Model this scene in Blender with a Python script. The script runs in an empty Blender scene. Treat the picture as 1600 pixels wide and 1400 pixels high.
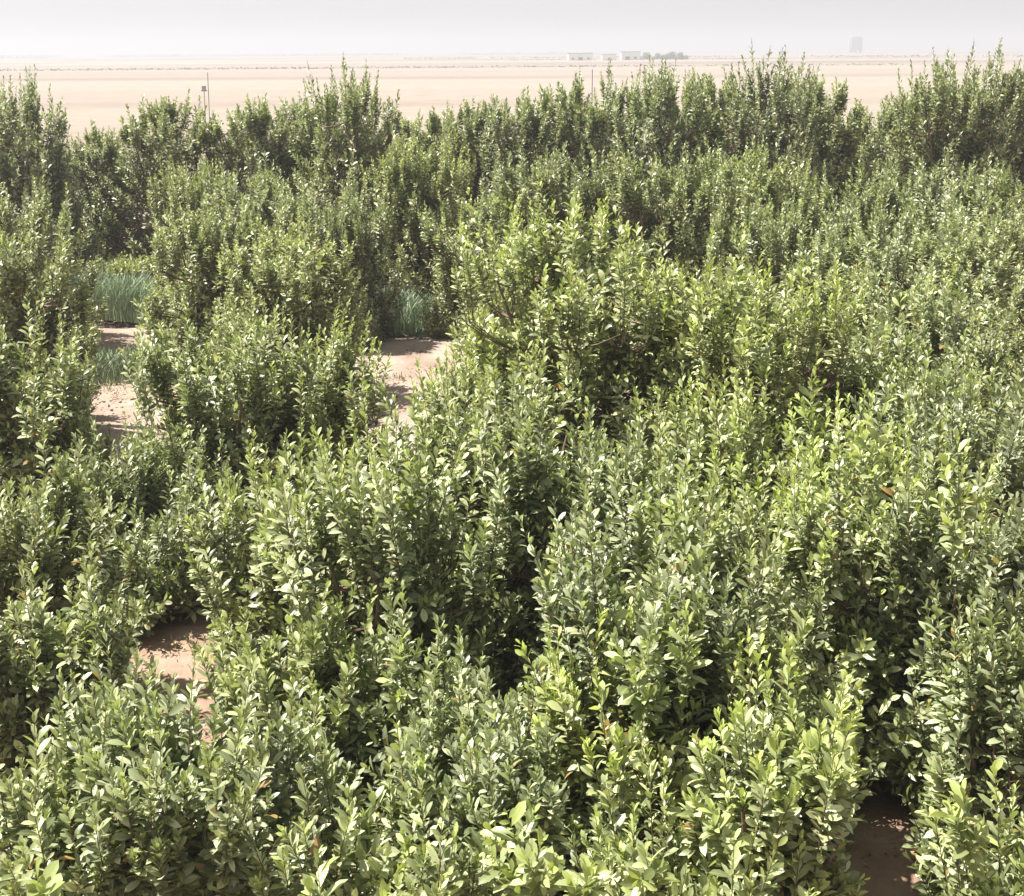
import bpy, math, random
import numpy as np
from mathutils import Vector, Matrix

# ---------------------------------------------------------------- camera, sky, sun, exposure
sc = bpy.context.scene
R = math.radians
CAM_H = 5.0
cam_d = bpy.data.cameras.new("camera")
cam = bpy.data.objects.new("camera", cam_d)
sc.collection.objects.link(cam)
cam_d.sensor_width = 36.0
cam_d.lens = 36.0 * 2100 / 1600
cam_d.shift_y = -212 / 1600          # the photograph is a crop from below the middle of a larger frame
cam_d.clip_start = 0.05
cam_d.clip_end = 12000
cam.rotation_mode = 'QUATERNION'
cam.location = (0, 0, CAM_H)
q = Matrix.Rotation(R(90 - 11.0), 4, 'X') @ Matrix.Rotation(R(-0.32), 4, 'Z')
cam.rotation_quaternion = q.to_quaternion()
sc.camera = cam

SUN_EL, SUN_AZ = 62.0, -78.0       # azimuth clockwise from +Y (the way the camera looks)
world = bpy.data.worlds.new("World")
sc.world = world
world.use_nodes = True
wn, wl = world.node_tree.nodes, world.node_tree.links
bg = wn["Background"]
sky = wn.new("ShaderNodeTexSky")
sky.sky_type = 'NISHITA'
sky.sun_disc = False
sky.sun_elevation = R(SUN_EL)
sky.sun_rotation = R(SUN_AZ)
sky.air_density = 1.0
sky.dust_density = 1.6
sky.ozone_density = 1.5
hsv = wn.new("ShaderNodeHueSaturation")
hsv.inputs["Saturation"].default_value = 0.12
wl.new(sky.outputs[0], hsv.inputs["Color"])
wl.new(hsv.outputs[0], bg.inputs["Color"])
bg.inputs["Strength"].default_value = 0.062

sun_d = bpy.data.lights.new("sun", 'SUN')
sun_d.energy = 5.0
sun_d.angle = R(0.6)
sun_d.color = (1.0, 0.95, 0.87)
sun = bpy.data.objects.new("sun", sun_d)
sc.collection.objects.link(sun)
sd = Vector((math.sin(R(SUN_AZ)) * math.cos(R(SUN_EL)), math.cos(R(SUN_AZ)) * math.cos(R(SUN_EL)), math.sin(R(SUN_EL))))
sun.rotation_euler = (-sd).to_track_quat('-Z', 'Y').to_euler()
sun.location = sd * 60

sc.view_settings.view_transform = 'Standard'
sc.view_settings.look = 'None'
sc.view_settings.gamma = 1.0
sc.view_settings.exposure = 1.5
sc.cycles.max_bounces = 6
sc.cycles.transmission_bounces = 4
sc.cycles.volume_bounces = 1
sc.cycles.use_denoising = True

rng = np.random.default_rng(7)

# ---------------------------------------------------------------- materials
def mat(name):
    m = bpy.data.materials.new(name)
    m.use_nodes = True
    nt = m.node_tree
    return m, nt, nt.nodes["Principled BSDF"], nt.nodes["Material Output"]

def ramp(nt, stops, interp='LINEAR'):
    r = nt.nodes.new("ShaderNodeValToRGB")
    r.color_ramp.interpolation = interp
    el = r.color_ramp.elements
    while len(el) < len(stops):
        el.new(0.5)
    for e, (p, c) in zip(el, stops):
        e.position = p
        e.color = (*c, 1)
    return r

def leaf_material():
    m, nt, p, out = mat("leaf")
    L = nt.links
    at = nt.nodes.new("ShaderNodeAttribute"); at.attribute_name = "leaf"
    sep = nt.nodes.new("ShaderNodeSeparateColor"); L.new(at.outputs["Color"], sep.inputs[0])
    # r: young 0..1, g: random per leaf, b: across the leaf (0 midrib, 1 rim)
    mature = ramp(nt, [(0.0, (0.070, 0.082, 0.044)), (0.40, (0.155, 0.172, 0.100)), (0.93, (0.44, 0.455, 0.30)), (0.985, (0.15, 0.15, 0.06)), (1.0, (0.25, 0.13, 0.045))])
    L.new(sep.outputs[1], mature.inputs[0])
    young = ramp(nt, [(0.0, (0.23, 0.275, 0.080)), (1.0, (0.37, 0.42, 0.14))])
    L.new(sep.outputs[1], young.inputs[0])
    mx = nt.nodes.new("ShaderNodeMix"); mx.data_type = 'RGBA'
    L.new(sep.outputs[0], mx.inputs["Factor"]); L.new(mature.outputs[0], mx.inputs[6]); L.new(young.outputs[0], mx.inputs[7])
    # midrib a little paler
    rib = nt.nodes.new("ShaderNodeMapRange"); rib.inputs[1].default_value = 0.0; rib.inputs[2].default_value = 0.22
    rib.inputs[3].default_value = 0.45; rib.inputs[4].default_value = 0.0
    L.new(sep.outputs[2], rib.inputs[0])
    mr = nt.nodes.new("ShaderNodeMix"); mr.data_type = 'RGBA'
    L.new(rib.outputs[0], mr.inputs["Factor"]); L.new(mx.outputs[2], mr.inputs[6]); mr.inputs[7].default_value = (0.2, 0.26, 0.1, 1)
    # per-tree tint carried by the object's own colour
    oi = nt.nodes.new("ShaderNodeObjectInfo")
    mul = nt.nodes.new("ShaderNodeMix"); mul.data_type = 'RGBA'; mul.blend_type = 'MULTIPLY'; mul.inputs["Factor"].default_value = 1.0
    L.new(mr.outputs[2], mul.inputs[6]); L.new(oi.outputs["Color"], mul.inputs[7])
    # the underside of a leaf is paler and duller
    geo = nt.nodes.new("ShaderNodeNewGeometry")
    bk = nt.nodes.new("ShaderNodeMix"); bk.data_type = 'RGBA'
    half = nt.nodes.new("ShaderNodeMath"); half.operation = 'MULTIPLY'; half.inputs[1].default_value = 0.35
    L.new(geo.outputs["Backfacing"], half.inputs[0]); L.new(half.outputs[0], bk.inputs["Factor"])
    L.new(mul.outputs[2], bk.inputs[6]); bk.inputs[7].default_value = (0.16, 0.2, 0.11, 1)
    L.new(bk.outputs[2], p.inputs["Base Color"])
    rg = nt.nodes.new("ShaderNodeMapRange"); rg.inputs[3].default_value = 0.36; rg.inputs[4].default_value = 0.56
    L.new(sep.outputs[1], rg.inputs[0]); L.new(rg.outputs[0], p.inputs["Roughness"])
    p.inputs["Specular IOR Level"].default_value = 0.6
    tr = nt.nodes.new("ShaderNodeBsdfTranslucent")
    tc = nt.nodes.new("ShaderNodeMix"); tc.data_type = 'RGBA'; tc.blend_type = 'MULTIPLY'; tc.inputs["Factor"].default_value = 1.0
    L.new(bk.outputs[2], tc.inputs[6]); tc.inputs[7].default_value = (1.9, 2.0, 0.95, 1)
    L.new(tc.outputs[2], tr.inputs["Color"])
    ms = nt.nodes.new("ShaderNodeMixShader"); ms.inputs[0].default_value = 0.24
    L.new(p.outputs[0], ms.inputs[1]); L.new(tr.outputs[0], ms.inputs[2]); L.new(ms.outputs[0], out.inputs["Surface"])
    return m

def bark_material():
    m, nt, p, out = mat("bark")
    L = nt.links
    n = nt.nodes.new("ShaderNodeTexNoise"); n.inputs["Scale"].default_value = 35; n.inputs["Detail"].default_value = 6
    r = ramp(nt, [(0.3, (0.075, 0.045, 0.03)), (0.7, (0.2, 0.135, 0.09))])
    L.new(n.outputs[0], r.inputs[0]); L.new(r.outputs[0], p.inputs["Base Color"])
    b = nt.nodes.new("ShaderNodeBump"); b.inputs["Strength"].default_value = 0.5; b.inputs["Distance"].default_value = 0.01
    L.new(n.outputs[0], b.inputs["Height"]); L.new(b.outputs[0], p.inputs["Normal"])
    p.inputs["Roughness"].default_value = 0.85
    return m

def soil_material():
    """sandy reddish soil of the orchard, pale sand and dry stubble fields farther out"""
    m, nt, p, out = mat("sandy_soil")
    L = nt.links; N = nt.nodes
    geo = N.new("ShaderNodeNewGeometry")
    sx = N.new("ShaderNodeSeparateXYZ"); L.new(geo.outputs["Position"], sx.inputs[0])
    n1 = N.new("ShaderNodeTexNoise"); n1.inputs["Scale"].default_value = 1.1; n1.inputs["Detail"].default_value = 10; n1.inputs["Roughness"].default_value = 0.65
    L.new(geo.outputs["Position"], n1.inputs["Vector"])
    near = ramp(nt, [(0.28, (0.19, 0.135, 0.105)), (0.5, (0.28, 0.215, 0.175)), (0.72, (0.37, 0.31, 0.26))])
    L.new(n1.outputs[0], near.inputs[0])
    red = ramp(nt, [(0.28, (0.11, 0.067, 0.047)), (0.5, (0.23, 0.152, 0.112)), (0.72, (0.34, 0.25, 0.195))])
    L.new(n1.outputs[0], red.inputs[0])
    ry = N.new("ShaderNodeMapRange"); ry.inputs[1].default_value = 12; ry.inputs[2].default_value = 16; L.new(sx.outputs[1], ry.inputs[0])
    nr = N.new("ShaderNodeMix"); nr.data_type = 'RGBA'
    L.new(ry.outputs[0], nr.inputs["Factor"]); L.new(red.outputs[0], nr.inputs[6]); L.new(near.outputs[0], nr.inputs[7])
    # far fields: bands of stubble, fallow and sand, stretched sideways
    mp = N.new("ShaderNodeMapping"); mp.inputs["Scale"].default_value = (0.0008, 0.008, 1)
    L.new(geo.outputs["Position"], mp.inputs[0])
    n2 = N.new("ShaderNodeTexNoise"); n2.inputs["Scale"].default_value = 1.0; n2.inputs["Detail"].default_value = 5; n2.inputs["Roughness"].default_value = 0.6
    L.new(mp.outputs[0], n2.inputs["Vector"])
    far = ramp(nt, [(0.36, (0.15, 0.118, 0.10)), (0.46, (0.205, 0.168, 0.14)), (0.56, (0.235, 0.20, 0.165)), (0.66, (0.265, 0.235, 0.20))])
    L.new(n2.outputs[0], far.inputs[0])
    n3 = N.new("ShaderNodeTexNoise"); n3.inputs["Scale"].default_value = 0.35; n3.inputs["Detail"].default_value = 8
    L.new(geo.outputs["Position"], n3.inputs["Vector"])
    grain = N.new("ShaderNodeMix"); grain.data_type = 'RGBA'; grain.blend_type = 'OVERLAY'; grain.inputs["Factor"].default_value = 0.25
    L.new(far.outputs[0], grain.inputs[6]); L.new(n3.outputs[0], grain.inputs[7])
    mr = N.new("ShaderNodeMapRange"); mr.inputs[1].default_value = 33; mr.inputs[2].default_value = 52
    L.new(sx.outputs[1], mr.inputs[0])
    mx = N.new("ShaderNodeMix"); mx.data_type = 'RGBA'
    L.new(mr.outputs[0], mx.inputs["Factor"]); L.new(nr.outputs[2], mx.inputs[6]); L.new(grain.outputs[2], mx.inputs[7])
    L.new(mx.outputs[2], p.inputs["Base Color"])
    b = N.new("ShaderNodeBump"); b.inputs["Strength"].default_value = 0.6; b.inputs["Distance"].default_value = 0.04
    n4 = N.new("ShaderNodeTexNoise"); n4.inputs["Scale"].default_value = 14; n4.inputs["Detail"].default_value = 6
    L.new(geo.outputs["Position"], n4.inputs["Vector"])
    L.new(n4.outputs[0], b.inputs["Height"]); L.new(b.outputs[0], p.inputs["Normal"])
    p.inputs["Roughness"].default_value = 0.95
    p.inputs["Specular IOR Level"].default_value = 0.1
    return m

def plain(name, col, rough=0.8, noise=0.25, scale=3.0, metal=0.0):
    m, nt, p, out = mat(name)
    n = nt.nodes.new("ShaderNodeTexNoise"); n.inputs["Scale"].default_value = scale; n.inputs["Detail"].default_value = 6
    r = ramp(nt, [(0.3, tuple(c * (1 - noise) for c in col)), (0.7, tuple(min(1, c * (1 + noise)) for c in col))])
    nt.links.new(n.outputs[0], r.inputs[0]); nt.links.new(r.outputs[0], p.inputs["Base Color"])
    p.inputs["Roughness"].default_value = rough; p.inputs["Metallic"].default_value = metal
    return m

LEAF = leaf_material(); BARK = bark_material(); SOIL = soil_material()

# ---------------------------------------------------------------- mesh helpers
def mesh_from(name, V, quads, tris, mats, attr=None, smooth=True, tri_m=None, quad_m=None):
    me = bpy.data.meshes.new(name)
    V = np.asarray(V, dtype=np.float32).reshape(-1, 3)
    quads = np.asarray(quads, dtype=np.int32).reshape(-1, 4); tris = np.asarray(tris, dtype=np.int32).reshape(-1, 3)
    me.vertices.add(len(V)); me.vertices.foreach_set("co", V.ravel())
    nl = quads.size + tris.size
    me.loops.add(nl); me.loops.foreach_set("vertex_index", np.concatenate([quads.ravel(), tris.ravel()]))
    nq, ntr = len(quads), len(tris)
    me.polygons.add(nq + ntr)
    st = np.concatenate([np.arange(nq) * 4, nq * 4 + np.arange(ntr) * 3]).astype(np.int32)
    me.polygons.foreach_set("loop_start", st)
    me.polygons.foreach_set("use_smooth", np.full(nq + ntr, smooth, dtype=bool))
    if attr is not None:
        a = me.attributes.new("leaf", 'FLOAT_COLOR', 'POINT')
        c = np.ones((len(V), 4), dtype=np.float32); c[:, :3] = attr
        a.data.foreach_set("color", c.ravel())
    for m in mats: me.materials.append(m)
    me.update(calc_edges=True); me.validate()
    return me

def link(name, data, parent=None, loc=None):
    o = bpy.data.objects.new(name, data); sc.collection.objects.link(o)
    if parent is not None: o.parent = parent
    if loc is not None: o.location = loc
    return o

def tag(o, label=None, cat=None, group=None, kind=None):
    if label: o["label"] = label
    if cat: o["category"] = cat
    if group: o["group"] = group
    if kind: o["kind"] = kind
    return o

def unit(a):
    return a / np.maximum(np.linalg.norm(a, axis=-1, keepdims=True), 1e-9)

def tubes(P, Rad, sides):
    """P: (n, k, 3) polylines, Rad: (n, k) radii -> verts, quads"""
    n, k, _ = P.shape
    T = unit(np.gradient(P, axis=1))
    ref = np.where(np.abs(T[..., 2:3]) > 0.9, np.array([1.0, 0, 0]), np.array([0, 0, 1.0]))
    A = unit(np.cross(T, ref)); B = np.cross(T, A)
    th = np.arange(sides) / sides * 2 * math.pi
    V = P[:, :, None] + Rad[:, :, None, None] * (A[:, :, None] * np.cos(th)[None, None, :, None] + B[:, :, None] * np.sin(th)[None, None, :, None])
    idx = np.arange(n * k * sides).reshape(n, k, sides)
    a = idx[:, :-1]; b = idx[:, 1:]
    Q = np.stack([a, np.roll(a, -1, 2), np.roll(b, -1, 2), b], -1).reshape(-1, 4)
    return V.reshape(-1, 3), Q

# leaf templates: (along 0..1, across -1..1, lift), quads, tris
def template(lod):
    if lod == 0:
        rows = [(0.22, .55), (0.50, .98), (0.78, .80)]
        v = [(0, 0, 0)]
        for s, w in rows: v += [(s, -w, .22 * w), (s, 0, 0), (s, w, .22 * w)]
        v.append((1, 0, 0))
        q = []
        for i in range(2):
            a = 1 + 3 * i
            q += [(a, a + 1, a + 4, a + 3), (a + 1, a + 2, a + 5, a + 4)]
        t = [(0, 2, 1), (0, 3, 2), (7, 8, 10), (8, 9, 10)]
        return np.array(v, float), np.array(q), np.array(t)
    v = [(0, 0, 0), (.55, -1, .25), (.5, 0, 0), (.55, 1, .25), (1, 0, 0)]
    return np.array(v, float), np.array([(0, 2, 4, 1), (0, 3, 4, 2)]), np.zeros((0, 3), int)

def leaves(base, d, side, nrm, length, width, young, rnd, droop, lod):
    tv, tq, tt = template(lod)
    s = tv[:, 0][None, :]
    al = s * length[:, None]
    V = (base[:, None] + d[:, None] * (al * (1 - 0.12 * s * s))[..., None]
         + side[:, None] * (tv[:, 1][None, :] * width[:, None])[..., None]
         + nrm[:, None] * ((tv[:, 2][None, :] * width[:, None]) - droop[:, None] * length[:, None] * s * s)[..., None])
    n, k = len(base), len(tv)
    off = (np.arange(n) * k)[:, None, None]
    Q = (tq[None] + off).reshape(-1, 4)
    T = (tt[None] + off).reshape(-1, 3) if len(tt) else np.zeros((0, 3), int)
    A = np.stack([np.repeat(young, k), np.repeat(rnd, k), np.tile(np.abs(tv[:, 1]), n)], -1)
    return V.reshape(-1, 3), Q, T, A

def shoot_leaves(rg, base, dirs, L, n_leaf, leaf_len, young_amt, lod, curve=None):
    """leaves set spirally along straight-ish shoots; returns merged arrays + the shoot polylines"""
    ns = len(base)
    t = (np.arange(n_leaf)[None, :] + rg.uniform(-.3, .3, (ns, n_leaf))) / (n_leaf - 1)
    t = np.clip(t, 0, 1.0)
    t = 0.12 + 0.88 * t
    bend = curve if curve is not None else rg.normal(0, .10, (ns, 3))
    def pos(tt): return base[:, None] + dirs[:, None] * (L[:, None] * tt)[..., None] + bend[:, None] * ((tt ** 2) * L[:, None])[..., None]
    P = pos(t)
    ax = unit(dirs[:, None] + 2 * t[..., None] * bend[:, None])
    phi = (np.arange(n_leaf)[None, :] * 2.39996 + rg.uniform(0, 6.28, (ns, 1)) + rg.normal(0, .25, (ns, n_leaf)))
    ref = np.where(np.abs(ax[..., 2:3]) > .95, np.array([1., 0, 0]), np.array([0, 0, 1.]))
    u = unit(np.cross(ax, ref)); w = np.cross(ax, u)
    rad = u * np.cos(phi)[..., None] + w * np.sin(phi)[..., None]
    ang = np.radians(68 - 48 * t ** 1.5) + rg.normal(0, .16, (ns, n_leaf))
    d = unit(ax * np.cos(ang)[..., None] + rad * np.sin(ang)[..., None] + np.array([0, 0, -.05]))
    nrm = unit(ax * np.sin(ang)[..., None] - rad * np.cos(ang)[..., None])
    side = unit(np.cross(d, nrm))
    roll = rg.normal(0, .45, (ns, n_leaf))[..., None]
    side, nrm = side * np.cos(roll) + nrm * np.sin(roll), nrm * np.cos(roll) - side * np.sin(roll)
    ln = leaf_len * (1.0 - 0.45 * np.clip((t - .75) / .25, 0, 1)) * rg.uniform(.5, 1.25, (ns, n_leaf))
    wd = ln * rg.uniform(.12, .19, (ns, n_leaf)) * (1.25 if lod else 1.08)
    yg = np.clip((t - .62) / .38, 0, 1) ** 1.1 * young_amt[:, None] + rg.normal(0, .05, (ns, n_leaf))
    yg = np.clip(yg, 0, 1)
    rn = np.clip(rg.uniform(0, 1, (ns, n_leaf)) ** 1.05, 0, 1)
    dr = rg.uniform(.0, .5, (ns, n_leaf)) * (1.1 - .6 * t)
    f = lambda a: a.reshape(-1, *a.shape[2:])
    out = leaves(f(P), f(d), f(side), f(nrm), f(ln), f(wd), f(yg), f(rn), f(dr), lod)
    tt = np.linspace(0, 1, 4)[None, :].repeat(ns, 0)
    return out, pos(tt)

def merge(parts):
    Vs, Qs, Ts, As, o = [], [], [], [], 0
    for V, Q, T, A in parts:
        Vs.append(V); Qs.append(Q + o); Ts.append(T + o); As.append(A); o += len(V)
    return np.concatenate(Vs), np.concatenate(Qs), np.concatenate(Ts), np.concatenate(As)

KIND = {  # plumes, shoots per plume, inner shoots, leaves per shoot, leaf length, lod, leading shoots, shoot length
    'far':   (50, 20, 320, 18, .150, 1, 20, (.35, .75)),
    'spire': (50, 20, 320, 18, .150, 1, 20, (.35, .75)),
    'mid':   (56, 20, 260, 19, .138, 1, 24, (.35, .7)),
    'near':  (54, 20, 210, 19, .126, 0, 22, (.3, .65)),
    'close': (32, 20, 110, 19, .120, 0, 14, (.28, .58)),
}

def grow(kind, H, r, seed, youngness):
    rg = np.random.default_rng(seed)
    npl, per, nin, nl, ll, lod, nsp, (l0, l1) = KIND[kind]
    nsp_h = min(.45 * H, {'far': .6, 'spire': .95, 'mid': .8, 'near': .75, 'close': .5}[kind])
    Ht = H - nsp_h * .75                                # height of the rounded part; shoots stand above it
    z0 = max(.12, .10 * H)
    size = r * H / {'far': 7.5, 'spire': 7.5, 'mid': 5.6, 'near': 3.4, 'close': 1.9}[kind]
    npl = int(npl * max(.7, min(1.7, size))); nin = int(nin * max(.7, min(1.7, size)))
    ph = rg.uniform(0, 6.28, 6); am = rg.uniform(.05, .13, 6)
    def lump(th, zz): return 1 + sum(am[i] * np.sin((i % 3 + 2) * th + ph[i] + (i - 2) * 2.3 * zz) for i in range(6))
    def envelope(th, s, depth):
        prof = np.sqrt(np.clip(1 - np.abs((s - .40) / np.where(s > .40, .64, .60)) ** (1.9 if kind in ('far', 'spire') else 1.3), 0, 1))
        rad = r * prof * lump(th, s) * depth
        z = z0 + (Ht - z0) * s * (.82 + .18 * depth) + .07 * r * np.sin(3 * th + ph[0])
        out = np.stack([np.cos(th), np.sin(th), np.zeros(len(th))], -1)
        return out * rad[:, None] + np.array([0, 0, 1.]) * z[:, None], out, rad
    # plumes: each a little cone of upright shoots round a leader
    k = np.arange(npl)
    s1 = 1 - ((k + .5) / npl) ** 1.15
    th1 = k * 2.39996 + rg.normal(0, .3, npl)
    C, out, rad = envelope(th1, s1, rg.uniform(.86, 1.12, npl))
    lean = np.clip(rad / r, 0, 1)[:, None] * .5
    D = unit(out * lean + np.array([0, 0, 1.]) + rg.normal(0, .14, (npl, 3)))
    rc = rg.uniform(.20, .38, npl) * (.8 if kind == 'close' else 1.0)
    pi = np.repeat(k, per); n1 = len(pi)
    rho = np.sqrt(rg.uniform(0, 1, n1)); rho[::per] = 0
    an = rg.uniform(0, 6.28, n1)
    u = unit(np.cross(D, np.array([0.3, 1., 0]))); w = np.cross(D, u)
    off = u[pi] * np.cos(an)[:, None] + w[pi] * np.sin(an)[:, None]
    tip = C[pi] + off * (rho * rc[pi])[:, None] - D[pi] * (rho * rc[pi] * rg.uniform(1.8, 4.2, n1))[:, None]
    d = unit(D[pi] + off * (rho * .5)[:, None] + rg.normal(0, .16, (n1, 3)))
    ylead = np.clip(rg.normal(.25 + .22 * youngness, .28, npl), 0, 1) * np.clip(.2 + 1.0 * s1, 0, 1)
    yg = ylead[pi] * rg.uniform(.6, 1.1, n1)
    # inner shoots fill the crown
    th2 = rg.uniform(0, 6.28, nin); s2 = rg.uniform(0, 1, nin) ** .8
    tin, o2, rad2 = envelope(th2, s2, rg.uniform(.35, .93, nin))
    din = unit(o2 * .6 + np.array([0, 0, 1.]) + rg.normal(0, .3, (nin, 3)))
    tip = np.concatenate([tip, tin]); d = np.concatenate([d, din]); yg = np.clip(np.concatenate([yg, rg.uniform(0, .15, nin)]), 0, 1)
    L = rg.uniform(l0, l1, len(tip))
    base = tip - d * L[:, None]
    base[:, 2] = np.maximum(base[:, 2], .10)
    (V1, Q1, T1, A1), st1 = shoot_leaves(rg, base, d, L, nl, ll, yg, lod)
    # leading shoots that stand above the crown
    a = rg.uniform(0, 2 * math.pi, nsp); rr = r * np.sqrt(rg.uniform(0, 1, nsp)) * .8
    if kind == 'spire': rr[:4] *= .25
    top = Ht * (1 - .22 * (rr / r) ** 2)
    hh = rg.uniform(.3, 1.0, nsp) * nsp_h + .05
    if kind == 'spire': hh[:2] = nsp_h * .95
    L2 = hh + .35
    b2 = np.stack([rr * np.cos(a), rr * np.sin(a), top - .38], -1)
    d2 = unit(np.stack([np.cos(a) * .14, np.sin(a) * .14, np.ones(nsp)], -1) + rg.normal(0, .07, (nsp, 3)))
    if True:                                            # thick leafy columns: side shoots hug each leader
        kk = 4 if lod else 3
        a2 = rg.uniform(0, 6.28, nsp * kk); o2_ = np.stack([np.cos(a2), np.sin(a2), np.zeros(nsp * kk)], -1)
        fr = rg.uniform(.45, .88, nsp * kk)
        bb = np.repeat(b2, kk, 0) + o2_ * .05; dd = unit(np.repeat(d2, kk, 0) + o2_ * .12); LL = np.repeat(L2, kk) * fr
        b2 = np.concatenate([b2, bb]); d2 = np.concatenate([d2, dd]); L2 = np.concatenate([L2, LL]); nsp = len(L2)
    y2 = np.clip(rg.normal(.3 + .3 * youngness, .25, nsp), 0, 1) * (.6 + .3 * youngness)
    (V2, Q2, T2, A2), st2 = shoot_leaves(rg, b2, d2, L2, int(nl * 2.6), ll * (.95 if lod else .85), y2, lod, rg.normal(0, .05, (nsp, 3)))
    V, Q, T, A = merge([(V1, Q1, T1, A1), (V2, Q2, T2, A2)])
    crown = mesh_from("crown", V, Q, T, [LEAF], A)
    # trunk and limbs
    parts = []
    th0 = .045 + .014 * H
    fork = z0 + .12 * H
    tp = np.array([[[0, 0, -.08], [.01, .01, fork * .4], [-.01, .02, fork * .75], [0, 0, fork]]])
    parts.append(tubes(tp, np.array([[th0 * 1.35, th0 * 1.05, th0, th0 * .95]]), 8))
    nb = 8
    az = np.arange(nb) * 2.39996 + rg.uniform(0, 6.28)
    reach = r * rg.uniform(.25, .75, nb); hz = Ht * rg.uniform(.7, .93, nb)
    tq = np.linspace(0, 1, 7)
    lim = []
    for i in range(nb):
        x = np.cos(az[i]) * reach[i] * tq ** .8; y = np.sin(az[i]) * reach[i] * tq ** .8
        zz = fork - .05 + (hz[i] - fork) * tq ** 1.15
        p = np.stack([x, y, zz], -1); p[1:-1] += rg.normal(0, .025, (5, 3)); lim.append(p)
    lim = np.array(lim)
    lr = np.linspace(.55, .12, 7)[None] * th0 * rg.uniform(.8, 1.1, (nb, 1))
    parts.append(tubes(lim, lr, 6))
    # twigs from the nearest lower limb point to each shoot's foot
    nodes = lim.reshape(-1, 3)
    allb = np.concatenate([base, b2]); st = np.concatenate([st1, st2])
    D = np.linalg.norm(allb[:, None] - nodes[None], axis=2) + np.where(nodes[None, :, 2] > allb[:, None, 2], 2.0, 0)
    j = np.argmin(D, 1); a0 = nodes[j]
    mid = a0 * .5 + allb * .5; mid[:, 2] -= .05 * np.linalg.norm(allb - a0, axis=1)
    P = np.concatenate([a0[:, None], mid[:, None], st], 1)
    rr_ = np.array([.009, .0075, .0055, .0042, .003, .0015])[None].repeat(len(P), 0) * (1.5 if lod else 1)
    parts.append(tubes(P, rr_, 3))
    Vs, Qs, o = [], [], 0
    for v_, q_ in parts:
        Vs.append(v_); Qs.append(q_ + o); o += len(v_)
    trunk = mesh_from("trunk", np.concatenate(Vs), np.concatenate(Qs), [], [BARK])
    return crown, trunk

# ---------------------------------------------------------------- ground
def ground():
    ys = np.concatenate([np.arange(-8, 40, .2), np.geomspace(40, 9000, 90)])
    xs = np.concatenate([-np.geomspace(9000, 14, 60), np.arange(-13.8, 13.8, .2), np.geomspace(14, 9000, 60)])
    X, Y = np.meshgrid(xs, ys)
    rg = np.random.default_rng(3)
    Z = np.zeros_like(X)
    for i in range(14):
        k = rg.uniform(.6, 5.5); a = rg.uniform(0, 6.28); Z += .05 / k ** 1.1 * np.sin(k * (X * math.cos(a) + Y * math.sin(a)) + rg.uniform(0, 6.28))
    Z *= np.clip((42 - Y) / 6, 0, 1) * np.clip((15 - np.abs(X)) / 3, 0, 1)
    # gentle swells on the far plain
    Z += np.clip((Y - 300) / 900, 0, 1) * (1.2 * np.sin(X / 310 + 1.1) + .9 * np.sin(X / 140 + Y / 420))
    Z += 9 * np.clip((Y - 1200) / 1500, 0, 1) * np.clip((X / np.maximum(Y, 1) - .05) / .5, 0, 1)
    idx = np.arange(X.size).reshape(X.shape)
    Q = np.stack([idx[:-1, :-1], idx[:-1, 1:], idx[1:, 1:], idx[1:, :-1]], -1).reshape(-1, 4)
    me = mesh_from("ground", np.stack([X, Y, Z], -1).reshape(-1, 3), Q, [], [SOIL])
    return tag(link("ground", me), kind="structure")
ground()

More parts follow.
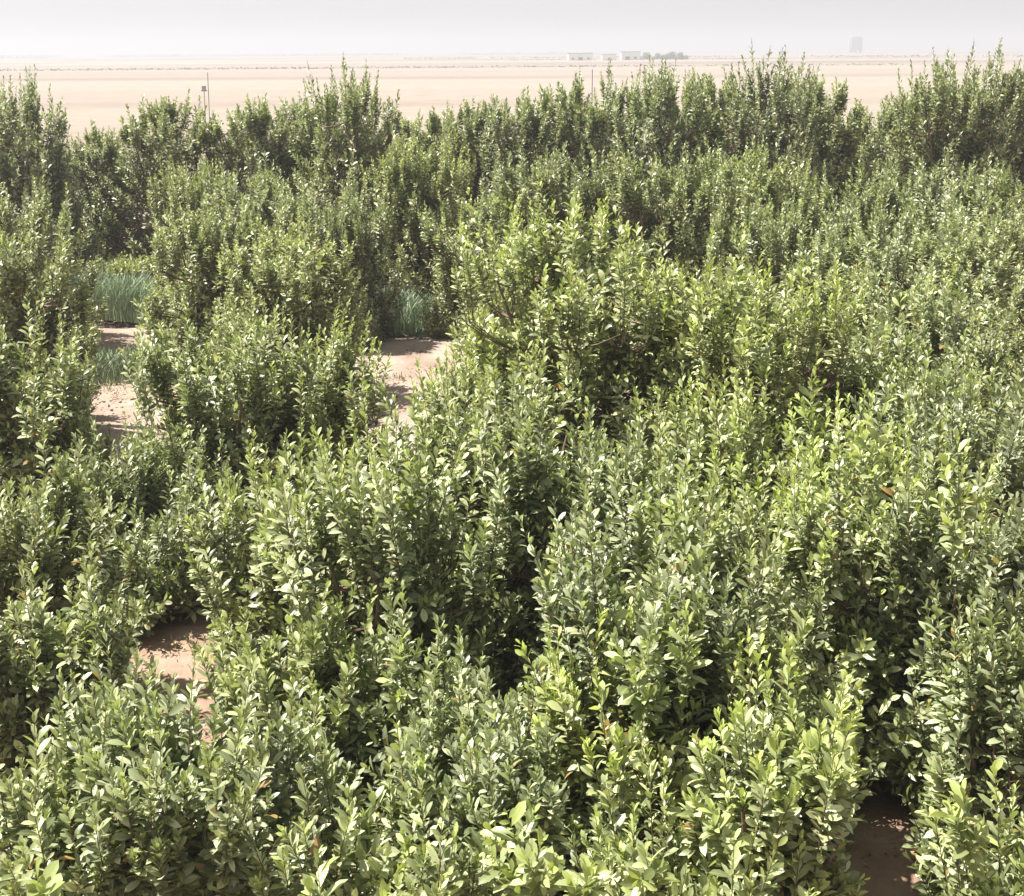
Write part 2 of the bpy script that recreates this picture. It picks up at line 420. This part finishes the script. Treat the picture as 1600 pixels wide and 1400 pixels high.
# ---------------------------------------------------------------- fruit trees
# x, y, height, crown radius, youngness of the foliage, kind, label
TREES = [
    (-12.55, 31.35, 3.75, 1.43, 0, 'far', 'back-row tree at the far left edge, half cut off by the frame'),
    (-10.66, 29.72, 4.56, 1.31, 0, 'spire', 'slim back-row tree at the far left with one tall dark spire shoot'),
    (-9.86, 32.16, 3.42, 1.19, 0, 'far', 'low back-row tree just right of the far-left spire, above the bare gap'),
    (-7.93, 31.35, 4.11, 1.43, 0, 'far', 'back-row tree left of the thin pole in the field, with a rounded top'),
    (-5.89, 31.35, 4.11, 1.43, 0, 'far', 'back-row tree just right of the thin pole in the field'),
    (-4.86, 32.32, 4.09, 1.19, 0, 'far', 'back-row tree tucked left behind the tallest left-hand spire tree'),
    (-3.48, 29.72, 4.72, 1.31, 0, 'spire', 'dark back-row tree with two tall spires, tallest of the left half'),
    (-2.49, 32.97, 3.53, 1.43, 0, 'far', 'lowest back-row tree, at the dip between the two halves of the row'),
    (-1.13, 32.16, 3.97, 1.31, 0, 'far', 'back-row tree just right of the dip, with a comb-like top'),
    (0.0, 31.35, 4.11, 1.31, 0, 'far', 'back-row tree with three even spires, left of the steep edge of the mound'),
    (1.32, 31.35, 4.48, 1.43, 0, 'far', 'back-row tree below the white farm buildings on the left'),
    (2.23, 30.69, 4.57, 1.31, 0, 'spire', 'spiky back-row tree right below the white farm buildings'),
    (3.24, 30.04, 4.75, 1.43, 0, 'spire', 'tall back-row tree below the dark far tree line'),
    (4.63, 31.35, 4.58, 1.43, 0, 'far', 'back-row tree between the two tallest mounds right of centre'),
    (5.63, 29.72, 4.94, 1.43, 0, 'spire', 'tallest back-row tree right of centre, its spires reaching the horizon'),
    (6.98, 31.35, 4.52, 1.43, 0, 'far', 'back-row tree directly below and left of the distant tower'),
    (8.68, 33.79, 3.5, 1.43, 0, 'far', 'low back-row tree in the sandy dip right of the distant tower'),
    (9.3, 32.16, 4.09, 1.43, 0, 'far', 'back-row tree climbing towards the tall right-hand group'),
    (9.59, 29.72, 4.89, 1.43, 0, 'spire', 'tall back-row tree in the right-hand group, spires above the horizon line'),
    (10.63, 29.72, 4.97, 1.43, 0, 'spire', 'tallest back-row tree at the right edge'),
    (12.61, 31.35, 4.91, 1.55, 0, 'far', 'back-row tree at the right edge, mostly cut off by the frame'),
    (-1.87, 27.27, 3.42, 1.31, 1, 'mid', 'yellower second-row tree standing in front of the dip in the back row'),
    (0.9, 23.81, 3.5, 1.48, 0, 'mid', 'dull second-row tree behind the tall bright tree in the middle'),
    (2.51, 23.08, 3.44, 1.37, 0, 'mid', 'dull second-row tree right of and behind the tall bright tree'),
    (4.15, 23.08, 3.55, 1.48, 0, 'mid', 'second-row tree below the tallest back-row tree'),
    (5.7, 23.08, 3.12, 1.37, 0, 'mid', 'second-row tree below the sandy dip beside the distant tower'),
    (7.11, 23.08, 3.28, 1.48, 0, 'mid', 'second-row tree below the tall right-hand back-row trees'),
    (8.1, 21.61, 3.29, 1.48, 0, 'mid', 'second-row tree at the right edge of the orchard'),
    (-4.52, 23.81, 3.11, 1.36, 0, 'mid', 'second-row tree below the thin pole, right of the bare sandy gap'),
    (-3.18, 23.08, 2.95, 1.25, 0, 'mid', 'second-row tree under the tall left-hand spires'),
    (-8.54, 22.35, 3.18, 1.31, 0, 'mid', 'second-row tree at the left edge above the long left-hand row'),
    (-4.58, 20.88, 2.8, 1.26, 0, 'mid', 'tree with a narrow pale crown just right of the blue-green grass'),
    (-0.44, 23.20, 2.72, 1.32, 0, 'mid', 'shaded tree between the two bright third-row mounds'),
    (-6.64, 17.21, 3.06, 1.29, 0, 'mid', 'tall tree at the left edge beside the lower of the two blue-green grass strips'),
    (-3.29, 19.12, 2.68, 1.27, 1, 'mid', 'bright lime-topped tree between the two bare gaps'),
    (0.13, 17.65, 2.66, 0.97, 1, 'mid', 'light green tree just right of the second grass strip'),
    (3.81, 17.21, 2.4, 1.38, 0, 'mid', 'grey-green tree right of the bright diagonal edge'),
    (5.32, 17.94, 2.85, 1.61, 0, 'mid', 'broad grey-green tree beneath the right-hand second row'),
    (6.1, 16.47, 2.51, 1.38, 1, 'mid', 'bright-tipped tree at the right edge halfway up the orchard'),
    (0.84, 13.53, 3.66, 1.75, 2, 'near', 'tallest bright yellow-green tree in the middle of the orchard'),
    (2.16, 12.51, 3.28, 1.17, 2, 'near', 'bright yellow-green tree on the right shoulder of the tall middle tree'),
    (-2.98, 13.53, 2.59, 1.11, 0, 'near', 'grey-green tree right of the lower sandy gap'),
    (-2.18, 14.06, 2.18, 0.89, 1, 'near', 'tree left of the pale sand patch in the middle left'),
    (3.94, 13.53, 2.42, 1.28, 1, 'near', 'tree with lime tips right of the bright diagonal edge'),
    (4.65, 12.06, 2.22, 1.29, 1, 'near', 'bright tree at the right edge below the grey-green ones'),
    (-4.82, 12.80, 2.63, 0.89, 0, 'near', 'dark-sided tree at the left edge beside the sandy gap'),
    (0.0, 10.01, 2.72, 1.19, 1, 'near', 'rounded bright tree just below the pale sand patch'),
    (2.35, 10.01, 2.5, 1.25, 2, 'near', 'large bright tree forming the lower end of the right diagonal edge'),
    (3.42, 10.01, 2.7, 1.07, 0, 'near', 'tree with dark pockets below the lime-tipped one on the right'),
    (-3.74, 9.71, 2.12, 0.66, 0, 'near', 'shaded tree at the left edge below the long left-hand row'),
    (-3.29, 11.77, 1.45, 1.06, 0, 'near', 'low dull shrubby tree under the bare gap with brownish tips'),
    (-1.7, 9.56, 2.17, 0.72, 1, 'near', 'tree with an arching lime shoot on its left side'),
    (-0.84, 8.68, 2.53, 0.90, 1, 'near', 'pale-topped tree directly below the pale sand patch'),
    (1.01, 7.80, 2.49, 0.97, 1, 'near', 'tree with one bright upright lime shoot at its top right of centre'),
    (2.44, 8.83, 2.52, 0.96, 2, 'near', 'bright tree on the right with a dense rounded lime crown'),
    (3.08, 8.50, 2.35, 0.90, 0, 'near', 'dark glossy tree at the right edge'),
    (-2.94, 7.85, 1.94, 0.54, 0, 'close', 'tree left of the reddish bare soil patch in the lower left'),
    (-1.34, 7.68, 1.78, 0.62, 1, 'close', 'tree right of the reddish bare soil patch'),
    (-0.64, 7.36, 1.68, 0.71, 0, 'close', 'tree with long curved pale leaves left of the dark hollow'),
    (0.68, 6.70, 1.97, 0.66, 2, 'close', 'tree with a bright yellow-green curled shoot tip low in the middle'),
    (1.41, 7.03, 1.82, 0.47, 1, 'close', 'glossy tree above the dark hollow at the lower right'),
    (2.73, 7.03, 1.96, 0.44, 0, 'close', 'dark glossy tree beside the dark hollow at the right edge'),
    (-2.31, 6.05, 1.78, 0.67, 0, 'close', 'grey-green tree in the bottom left corner'),
    (-1.52, 6.05, 1.97, 0.67, 0, 'close', 'dense grey-green tree at the bottom below the red soil patch'),
    (-0.71, 5.72, 1.8, 0.67, 1, 'close', 'light green tree at the bottom left of the black hollow'),
    (0.07, 6.37, 1.77, 0.56, 0, 'close', 'broad-leaved glossy tree beside the black hollow at the bottom'),
    (0.81, 5.56, 1.73, 0.57, 1, 'close', 'tree with star-shaped lime tips at the bottom right of centre'),
    (1.25, 5.72, 2.18, 0.44, 2, 'close', 'tree with a column of yellow-green leaves left of the brown soil'),
    (2.21, 5.39, 1.81, 0.27, 1, 'close', 'small bright tree at the bottom right corner above brown soil'),
    (-2.03, 6.54, 1.96, 0.29, 0, 'close', 'small loose tree in front of the reddish bare soil patch, stems showing'),
    (-3.87, 12.36, 1.56, 0.59, 0, 'near', 'narrow tree standing in the lower end of the sandy lane on the left'),
    (-8.4, 28.87, 0.63, 0.74, 2, 'close', 'low pale yellow-green bush behind the upper blue-green grass strip'),
    (5.23, 20.15, 2.92, 1.14, 0, 'mid', 'narrow tree rising in front of the second row below the distant tower'),
    (6.72, 19.85, 2.95, 1.26, 0, 'mid', 'peaked tree right of the dark hollow high on the right side'),
    (3.57, 20.00, 2.99, 1.09, 0, 'mid', 'narrow tree just behind the bright right shoulder of the tall middle tree'),
    (-6.06, 25.57, 3.15, 1.02, 0, 'mid', 'narrow tree behind the bare gap, just left and below the thin pole'),
    (-3.01, 22.55, 2.57, 0.78, 0, 'mid', 'slim tree immediately left of the second grass strip'),
    (-0.48, 13.09, 2.08, 0.58, 1, 'near', 'slim tree at the right side of the pale sand patch'),
    (-0.24, 7.19, 1.65, 0.59, 0, 'close', 'shaded tree deep in the dark hollow at the lower centre'),
    (0.72, 7.21, 2.45, 0.55, 0, 'near', 'small shaded tree left of the one with a bright upright lime shoot'),
    (3.31, 13.39, 2.52, 0.93, 0, 'near', 'slim grey-green tree just right of the bright diagonal edge'),
    (4.8, 14.42, 2.68, 1.05, 0, 'near', 'peaked tree between the two lime-tipped trees on the right'),
    (1.67, 10.30, 2.42, 0.83, 1, 'near', 'peaked tree in the middle of the bright right-hand slope'),
    (0.56, 9.42, 2.45, 0.72, 0, 'near', 'shaded tree between the rounded bright tree and the right-hand slope'),
    (-1.64, 5.97, 1.96, 0.40, 1, 'close', 'small light tree in front of the reddish soil, hiding its near end'),
]
TINT = {'far': (1.16, 1.16, 1.10), 'spire': (1.06, 1.08, 1.04), 'mid': (1.15, 1.16, 1.06), 'near': (1.07, 1.09, 1.02), 'close': (1.08, 1.10, 1.02)}
GROUP = {'far': 'young fruit trees in the back row', 'spire': 'young fruit trees in the back row', 'mid': 'young fruit trees in the middle rows', 'near': 'young fruit trees in the front half', 'close': 'young fruit trees in the front half'}
cache = {}
placed = []
rs = random.Random(11)
for i, (x, y, h, r, yg, kind, label) in enumerate(TREES):
    t = link("fruit_tree", None, loc=(x, y, 0))
    tag(t, label, "tree", GROUP[kind])
    if kind in ('far', 'spire', 'mid'):
        key = (kind, yg, (i * 7) % 4)
        if key not in cache:
            bh = 4.5 if kind != 'mid' else 3.6; cache[key] = (grow(kind, bh, 1.6, 100 + len(cache), yg), bh, 1.6)
        (cr, tr), bh, br = cache[key]
        t.scale = (r / br, r / br, h / bh)
        t.rotation_euler.z = rs.uniform(0, 6.28)
    else:
        cr, tr = grow(kind, h, r, 500 + i, yg)
    c = link("crown", cr, t); k = link("trunk", tr, t)
    b = rs.uniform(.92, 1.1); ti = TINT[kind]
    placed.append((t, x, y, h, r))
    c.color = (ti[0] * b * (1 + .07 * yg), ti[1] * b * (1 + .06 * yg), ti[2] * b * rs.uniform(.92, 1.1), 1)

# dry leaves and bits of twig lying on the open soil
rgl = np.random.default_rng(77)
ncl = 46
cx = rgl.uniform(-9, 4, ncl); cy = rgl.uniform(6.5, 24, ncl); cx[:12] = [-2.9, -2.6, -3.2, -2.2, 2.1, 2.4, -1.9, -1.7, -6.3, -5.8, -1.5, -6.9]; cy[:12] = [11.0, 9.8, 10.2, 9.0, 7.4, 7.9, 19.5, 21.0, 20.0, 18.5, 22.5, 22.8]; nper = 130
X = (np.repeat(cx, nper) + rgl.normal(0, .55, ncl * nper)); Y = (np.repeat(cy, nper) + rgl.normal(0, .8, ncl * nper)); n = len(X)
az = rgl.uniform(0, 6.28, n)
d = unit(np.stack([np.cos(az), np.sin(az), rgl.normal(0, .2, n)], -1)); up = unit(np.array([0, 0, 1.]) + rgl.normal(0, .3, (n, 3)))
sd_ = unit(np.cross(d, up)); up = np.cross(sd_, d)
Z = .035 + rgl.uniform(0, .03, n)
ln = rgl.uniform(.03, .09, n)
V, Q, T, A = leaves(np.stack([X, Y, Z], -1), d, sd_, up, ln, ln * rgl.uniform(.08, .22, n), np.zeros(n), np.zeros(n), rgl.uniform(-.3, .4, n), 1)
tag(link("fallen_leaves", mesh_from("fallen_leaves", V, Q, T, [plain("dry_leaf", (.24, .17, .10), .8, .45, 9)], smooth=False)), kind="stuff")
# clods and small stones
n = 2600
c = np.stack([rgl.uniform(-10, 5, n), rgl.uniform(6, 27, n), rgl.uniform(-.005, .012, n)], -1)
octv = np.array([(1, 0, 0), (0, 1, 0), (-1, 0, 0), (0, -1, 0), (0, 0, .8), (0, 0, -.6)], float)
octf = np.array([(0, 1, 4), (1, 2, 4), (2, 3, 4), (3, 0, 4), (1, 0, 5), (2, 1, 5), (3, 2, 5), (0, 3, 5)])
rs_ = rgl.uniform(.012, .045, n) ** 1.0
V = c[:, None] + octv[None] * rs_[:, None, None] * rgl.uniform(.6, 1.4, (n, 6, 1))
T = (octf[None] + (np.arange(n) * 6)[:, None, None]).reshape(-1, 3)
tag(link("soil_clods", mesh_from("soil_clods", V.reshape(-1, 3), [], T, [plain("dry_clod", (.27, .20, .155), .95, .3, 5)], smooth=False)), kind="stuff")

# wisps of dry weed on the open soil
n = 1500
c = rgl.integers(0, 26, n); wx = np.concatenate([[-2.7, -3.1, 2.3, -1.8, -1.6, -6.0, -6.6, -2.1], rgl.uniform(-9, 4, 18)]); wy = np.concatenate([[10.6, 9.6, 7.6, 20.2, 22.0, 19.6, 22.3, 18.6], rgl.uniform(7, 24, 18)])
b_ = np.stack([wx[c] + rgl.normal(0, .10, n), wy[c] + rgl.normal(0, .10, n), np.full(n, .01)], -1)
az = rgl.uniform(0, 6.28, n); tl = rgl.uniform(.2, 1.1, n)
d = unit(np.stack([np.cos(az) * tl, np.sin(az) * tl, np.ones(n)], -1)); s1_ = unit(np.cross(d, np.array([.2, .1, 1.]))); u1_ = np.cross(s1_, d); ln = rgl.uniform(.06, .22, n)
V, Q, T, A = leaves(b_, d, s1_, u1_, ln, ln * .035 + .002, np.zeros(n), np.zeros(n), rgl.uniform(0, .4, n), 1)
tag(link("dry_weeds", mesh_from("dry_weeds", V, Q, T, [plain("dry_weed", (.26, .23, .12), .8, .4, 4)], smooth=False)), kind="stuff")

# bright young shoots that stand out on some of the trees: tip x, y, height, length, youngness
SHOOTS = [
    (0.66, 6.54, 2.05, 0.47, 1),
    (0.0, 5.39, 1.81, 0.46, 1),
    (0.93, 5.39, 1.78, 0.35, .9),
    (1.93, 5.23, 1.91, 0.33, .9),
    (1.4, 5.56, 2.09, 0.54, 1),
    (1.03, 7.65, 2.52, 0.51, 1),
    (1.09, 7.36, 2.25, 0.39, .9),
    (-1.62, 8.68, 2.09, 0.51, .9),
    (-1.47, 8.53, 1.85, 0.44, .9),
    (-1.92, 4.90, 1.74, 0.30, 1),
    (-0.8, 4.90, 1.72, 0.27, .9),
    (0.55, 5.07, 1.74, 0.27, .9),
    (0.29, 5.07, 1.66, 0.27, .9),
    (0.92, 6.70, 2.08, 0.47, .8),
    (1.53, 6.87, 1.97, 0.39, .8),
    (2.65, 7.65, 2.73, 0.54, .9),
    (2.6, 7.50, 2.51, 0.51, .8),
    (2.11, 12.21, 3.34, 0.74, .9),
    (3.88, 13.24, 2.54, 0.74, .9),
    (0.63, 13.24, 3.69, 0.74, 1),
    (1.15, 12.95, 3.48, 0.74, .9),
    (-2.57, 16.77, 2.91, 0.85, .8),
    (-0.42, 15.89, 2.89, 0.73, .8),
    (2.27, 9.86, 2.63, 0.63, 1),
    (2.23, 7.95, 2.83, 0.51, 1),
    (-0.64, 7.19, 1.75, 0.46, .6),
    (0.1, 5.23, 1.74, 0.41, 1),
    (-0.68, 8.53, 2.43, 0.51, .8),
    (-1.84, 26.79, 3.44, 0.84, .9),
    (0.13, 13.53, 3.41, 0.61, .9),
    (2.14, 11.33, 2.79, 0.62, 1),
]
for i, (x, y, h, ln, yv) in enumerate(SHOOTS):
    t = min(placed, key=lambda a: (a[1] - x) ** 2 + (a[2] - y) ** 2)[0]
    rg = np.random.default_rng(900 + i)
    n = 6
    az = rg.uniform(0, 6.28) + np.arange(n) * 1.256
    f = np.array([0] + [1] * (n - 1)); low = np.array([0, .25, .38, .5, .62, .75]) * ln
    d = unit(np.stack([np.cos(az) * .55 * f + rg.normal(0, .08, n), np.sin(az) * .55 * f + rg.normal(0, .08, n), np.ones(n)], -1))
    L = np.where(f > 0, ln * .5, ln) * rg.uniform(.85, 1.15, n)
    tip = np.array([[x, y, h]]) + np.stack([np.cos(az) * .2 * ln * f, np.sin(az) * .2 * ln * f, -low], -1)
    base = tip - d * L[:, None]
    big = .12 if y < 12 else .13
    (V, Q, T, A), st = shoot_leaves(rg, base, d, L, 16, big, np.full(n, yv * 1.5), 0, rg.normal(0, .12, (n, 3)))
    A[:, 0] = np.clip(A[:, 0] + .45 * yv, 0, 1)
    sv, sq = tubes(st, np.array([.004, .0035, .0025, .0015])[None].repeat(n, 0), 3)
    V = np.concatenate([V, sv]); Q = np.concatenate([Q, sq + len(A)])
    A = np.concatenate([A, np.tile([.8, .5, .5], (len(sv), 1))])
    loc, sca = np.array(t.location), np.array(t.scale)
    ct, sn = math.cos(-t.rotation_euler.z), math.sin(-t.rotation_euler.z)
    V = V - loc; V = np.stack([V[:, 0] * ct - V[:, 1] * sn, V[:, 0] * sn + V[:, 1] * ct, V[:, 2]], -1) / sca
    s_ = link("young_shoot", mesh_from("young_shoot", V, Q, T, [LEAF], A), t)
    s_["label"] = "yellow-green young shoot"

# ---------------------------------------------------------------- grass strips between the trees
def grass(name, label, n, area, hgt, seed, col, gather):
    rg = np.random.default_rng(seed)
    x0, x1, yc, half = area
    x = rg.uniform(x0, x1, n)
    yy = yc - .22 * (x + 6) + .2 * np.sin(x * 1.3) + half * np.clip(rg.normal(0, .5, n), -1, 1)
    tuft = rg.uniform(-.05, .05, (n, 2)); x = np.round(x / gather) * gather + tuft[:, 0] * 2; yy += tuft[:, 1]
    h = hgt * rg.uniform(.45, 1.15, n) * (.85 + .2 * np.sin(x * 3.1) * np.sin(x * 1.7 + 1)); az = rg.uniform(0, 6.28, n); bd = rg.uniform(.05, .65, n) * h
    w = rg.uniform(.008, .018, n)
    t = np.array([0, .4, .75, 1.0])
    dx, dy = np.cos(az), np.sin(az); face = rg.uniform(0, 3.14, n)
    V = []
    for q in t:
        cx = x + dx * bd * q * q; cy = yy + dy * bd * q * q; cz = h * q * (1 - .1 * q)
        ww = w * (1 - q * .9)
        V.append(np.stack([cx - np.cos(face) * ww, cy - np.sin(face) * ww, cz], -1)); V.append(np.stack([cx + np.cos(face) * ww, cy + np.sin(face) * ww, cz], -1))
    V = np.stack(V, 1)
    q0 = np.array([(0, 1, 3, 2), (2, 3, 5, 4), (4, 5, 7, 6)])
    Q = (q0[None] + (np.arange(n) * 8)[:, None, None]).reshape(-1, 4)
    me = mesh_from(name, V.reshape(-1, 3), Q, [], [plain("grass_blade", col, .5, .35, 2.0)], smooth=False)
    return tag(link(name, me), kind="stuff")
grass("grass", None, 42000, (-10.5, -1.0, 25.6, .9), .72, 5, (.17, .225, .125), .05)
grass("short_grass", None, 6000, (-7.6, -4.9, 21.0, .8), .42, 6, (.19, .24, .13), .04)

# ---------------------------------------------------------------- things on the plain
def MBox(parts):
    V, Q, o = [], [], 0
    for (x0, x1, y0, y1, z0, z1) in parts:
        V += [(x0, y0, z0), (x1, y0, z0), (x1, y1, z0), (x0, y1, z0), (x0, y0, z1), (x1, y0, z1), (x1, y1, z1), (x0, y1, z1)]
        Q += [tuple(o + i for i in f) for f in ((0, 3, 2, 1), (4, 5, 6, 7), (0, 1, 5, 4), (1, 2, 6, 5), (2, 3, 7, 6), (3, 0, 4, 7))]
        o += 8
    return V, Q
def boxes(name, parts, m, parent=None, loc=None):
    V, Q = MBox(parts)
    return link(name, mesh_from(name, V, Q, [], [m], smooth=False), parent, loc)
WHITE = plain("whitewash", (.74, .72, .69), .8, .08, .6); DARK = plain("dark_opening", (.06, .055, .05), .7, .2)
CONC = plain("grey_concrete", (.24, .25, .27), .85, .12, .4); METAL = plain("galvanised_metal", (.34, .34, .33), .5, .15, 2, .2)
def farm_building(x, y, w, d, h, label, openings):
    t = link("farm_building", None, loc=(x, y, -.3)); tag(t, label, "building", "white farm buildings on the plain")
    boxes("wall", [(-w / 2, w / 2, 0, d, 0, h)], WHITE, t)
    boxes("roof", [(-w / 2 - .2, w / 2 + .2, -.2, d + .2, h + .003, h + .25)], CONC, t)
    for (a, b, z0, z1, nm) in openings:
        boxes(nm, [(a, b, -.06, -.003, z0, z1)], DARK, t)
farm_building(31.5, 615, 11.0, 8, 4.0, "widest white farm building, leftmost of the three on the plain", [(-1, 1, .0, 2.4, "door"), (-4, -3, 1.3, 2.2, "window"), (3, 4, 1.3, 2.2, "window")])
farm_building(44.0, 610, 6.4, 6, 3.6, "small white farm building between two larger white ones", [(-.6, .6, .0, 2.2, "door")])
farm_building(54.5, 620, 8.6, 7, 4.6, "taller white farm building beside the dark far tree line", [(-2.5, -.5, 0, 2.6, "door"), (1.5, 2.7, 1.5, 2.5, "window")])

t = link("grain_tower", None, loc=(377, 1500, -.5)); tag(t, "tall hazy grey tower standing alone on the far horizon", "tower")
boxes("tower_body", [(-3.5, 8.5, 0, 10, 4.5, 17.5)], CONC, t)
boxes("head_house", [(-2.2, 7, 1, 8, 17.503, 19)], CONC, t)
for leg in [(-3.4, -1.8, .3, 2, 0, 4.497), (1.0, 2.4, .3, 2, 0, 4.497), (6.9, 8.4, .3, 9.7, 0, 4.497), (-3.4, -1.8, 8, 9.7, 0, 4.497), (1.0, 2.4, 8, 9.7, 0, 4.497)]:
    boxes("support", [leg], CONC, t)
boxes("elevator_shaft", [(-6.4, -4.6, 2, 4, 0, 15.5), (-4.597, -3.503, 2.6, 3.4, 14.3, 15.1)], WHITE, t)

def pole(x, y, h, r, label, cap):
    P = np.array([[[0, 0, -.2], [0, 0, h * .5], [.01, 0, h]]]); V, Q = tubes(P, np.array([[r, r, r * .9]]), 8)
    t = link("field_pole", None, loc=(x, y, 0)); tag(t, label, "pole")
    link("post", mesh_from("post", V, Q, [], [METAL]), t)
    if cap: boxes("cap", [(-.10, .10, -.10, .10, h, h + .12)], METAL, t)
pole(-10.0, 45.0, 4.36, .017, "thin grey pole standing in the pale field behind the back row", False)
pole(2.98, 50.0, 4.33, .022, "very thin pole beyond the back row beneath the white farm buildings", False)
def valve(x, y, h):
    t = link("water_outlet", None, loc=(x, y, 0)); tag(t, "small grey outlet on a thin riser left of the field pole", "outlet")
    P = np.array([[[0, 0, -.2], [0, 0, h * .5], [0, 0, h]]]); V, Q = tubes(P, np.array([[.015, .015, .015]]), 6)
    link("riser", mesh_from("riser", V, Q, [], [METAL]), t)
    boxes("head", [(-.06, .06, -.05, .05, h + .003, h + .12), (-.09, .09, -.02, .02, h - .06, h - .003)], METAL, t)
valve(-10.2, 45.3, 3.8)

# far tree line: small dark trees
far_mesh = [v[0] for kk, v in cache.items() if kk[0] == 'far'][:3]
for i in range(9):
    x = 61 + i * 2.6 + rs.uniform(-1.1, 1.1)
    t = link("field_tree", None, loc=(x, 640 + rs.uniform(-9, 9), 0))
    tag(t, "tiny dark tree in the far tree line beside the white farm buildings", "tree", "trees of the far tree line")
    s_ = rs.uniform(.45, 1.05); t.scale = (s_ * 1.3, s_ * 1.3, s_); t.rotation_euler.z = rs.uniform(0, 6)
    cr, tr = far_mesh[i % len(far_mesh)]
    c = link("crown", cr, t); c.color = (1, 1, 1, 1); link("trunk", tr, t)

# dark scrub verges and tracks crossing the plain
def verge(y, x0, x1, w, h, seed, dy=0):
    rg = np.random.default_rng(seed)
    n = int((x1 - x0) * 9)
    x = rg.uniform(x0, x1, n); keep = (np.sin(x * .05 + seed) + np.sin(x * .017 + seed * 2) + rg.normal(0, .5, n)) > -.9
    x = x[keep]; n = len(x)
    yy = y + dy * (x - x0) + rg.normal(0, w, n); z = rg.uniform(0, h, n) ** 1.3
    a = rg.uniform(0, 6.28, (n, 3)); s_ = rg.uniform(.15, .5, n) * (y / 400) ** .6
    c = np.stack([x, yy, z], -1)
    p = [c + np.stack([np.cos(a[:, 0] + k * 2.1), np.sin(a[:, 1] + k * 2.1), np.sin(a[:, 2] + k * 2.1) * .6], -1) * s_[:, None] for k in range(3)]
    V = np.stack(p, 1).reshape(-1, 3)
    me = mesh_from("scrub", V, [], np.arange(n * 3).reshape(-1, 3), [SCRUB], smooth=False)
    tag(link("scrub", me), kind="stuff")
SCRUB = plain("dry_scrub", (.14, .12, .085), .9, .3, .3)
verge(400, -190, 120, 2.5, .7, 1, .06)
verge(640, 0, 130, 2.5, 1.0, 2)
verge(760, -60, 300, 4.0, 1.5, 4)
verge(1500, -560, 100, 9.0, 2.6, 3, .05)

# ---------------------------------------------------------------- haze over the plain
m, nt, p, out = mat("haze_air")
nt.nodes.remove(p)
vol = nt.nodes.new("ShaderNodeVolumePrincipled")
vol.inputs["Color"].default_value = (.492, .515, .568, 1)
vol.inputs["Density"].default_value = 0.0012
vol.inputs["Anisotropy"].default_value = 0.2
nt.links.new(vol.outputs[0], out.inputs["Volume"])
bpy.ops.mesh.primitive_cube_add(size=1, location=(0, 0, 0))
hz = bpy.context.active_object
hz.name = "haze"; hz.data.name = "haze"
hz.data.materials.append(m)
hz.scale = (18400, 18400, 40); hz.location = (0, 0, 40 / 2 - 4)
tag(hz, kind="stuff")
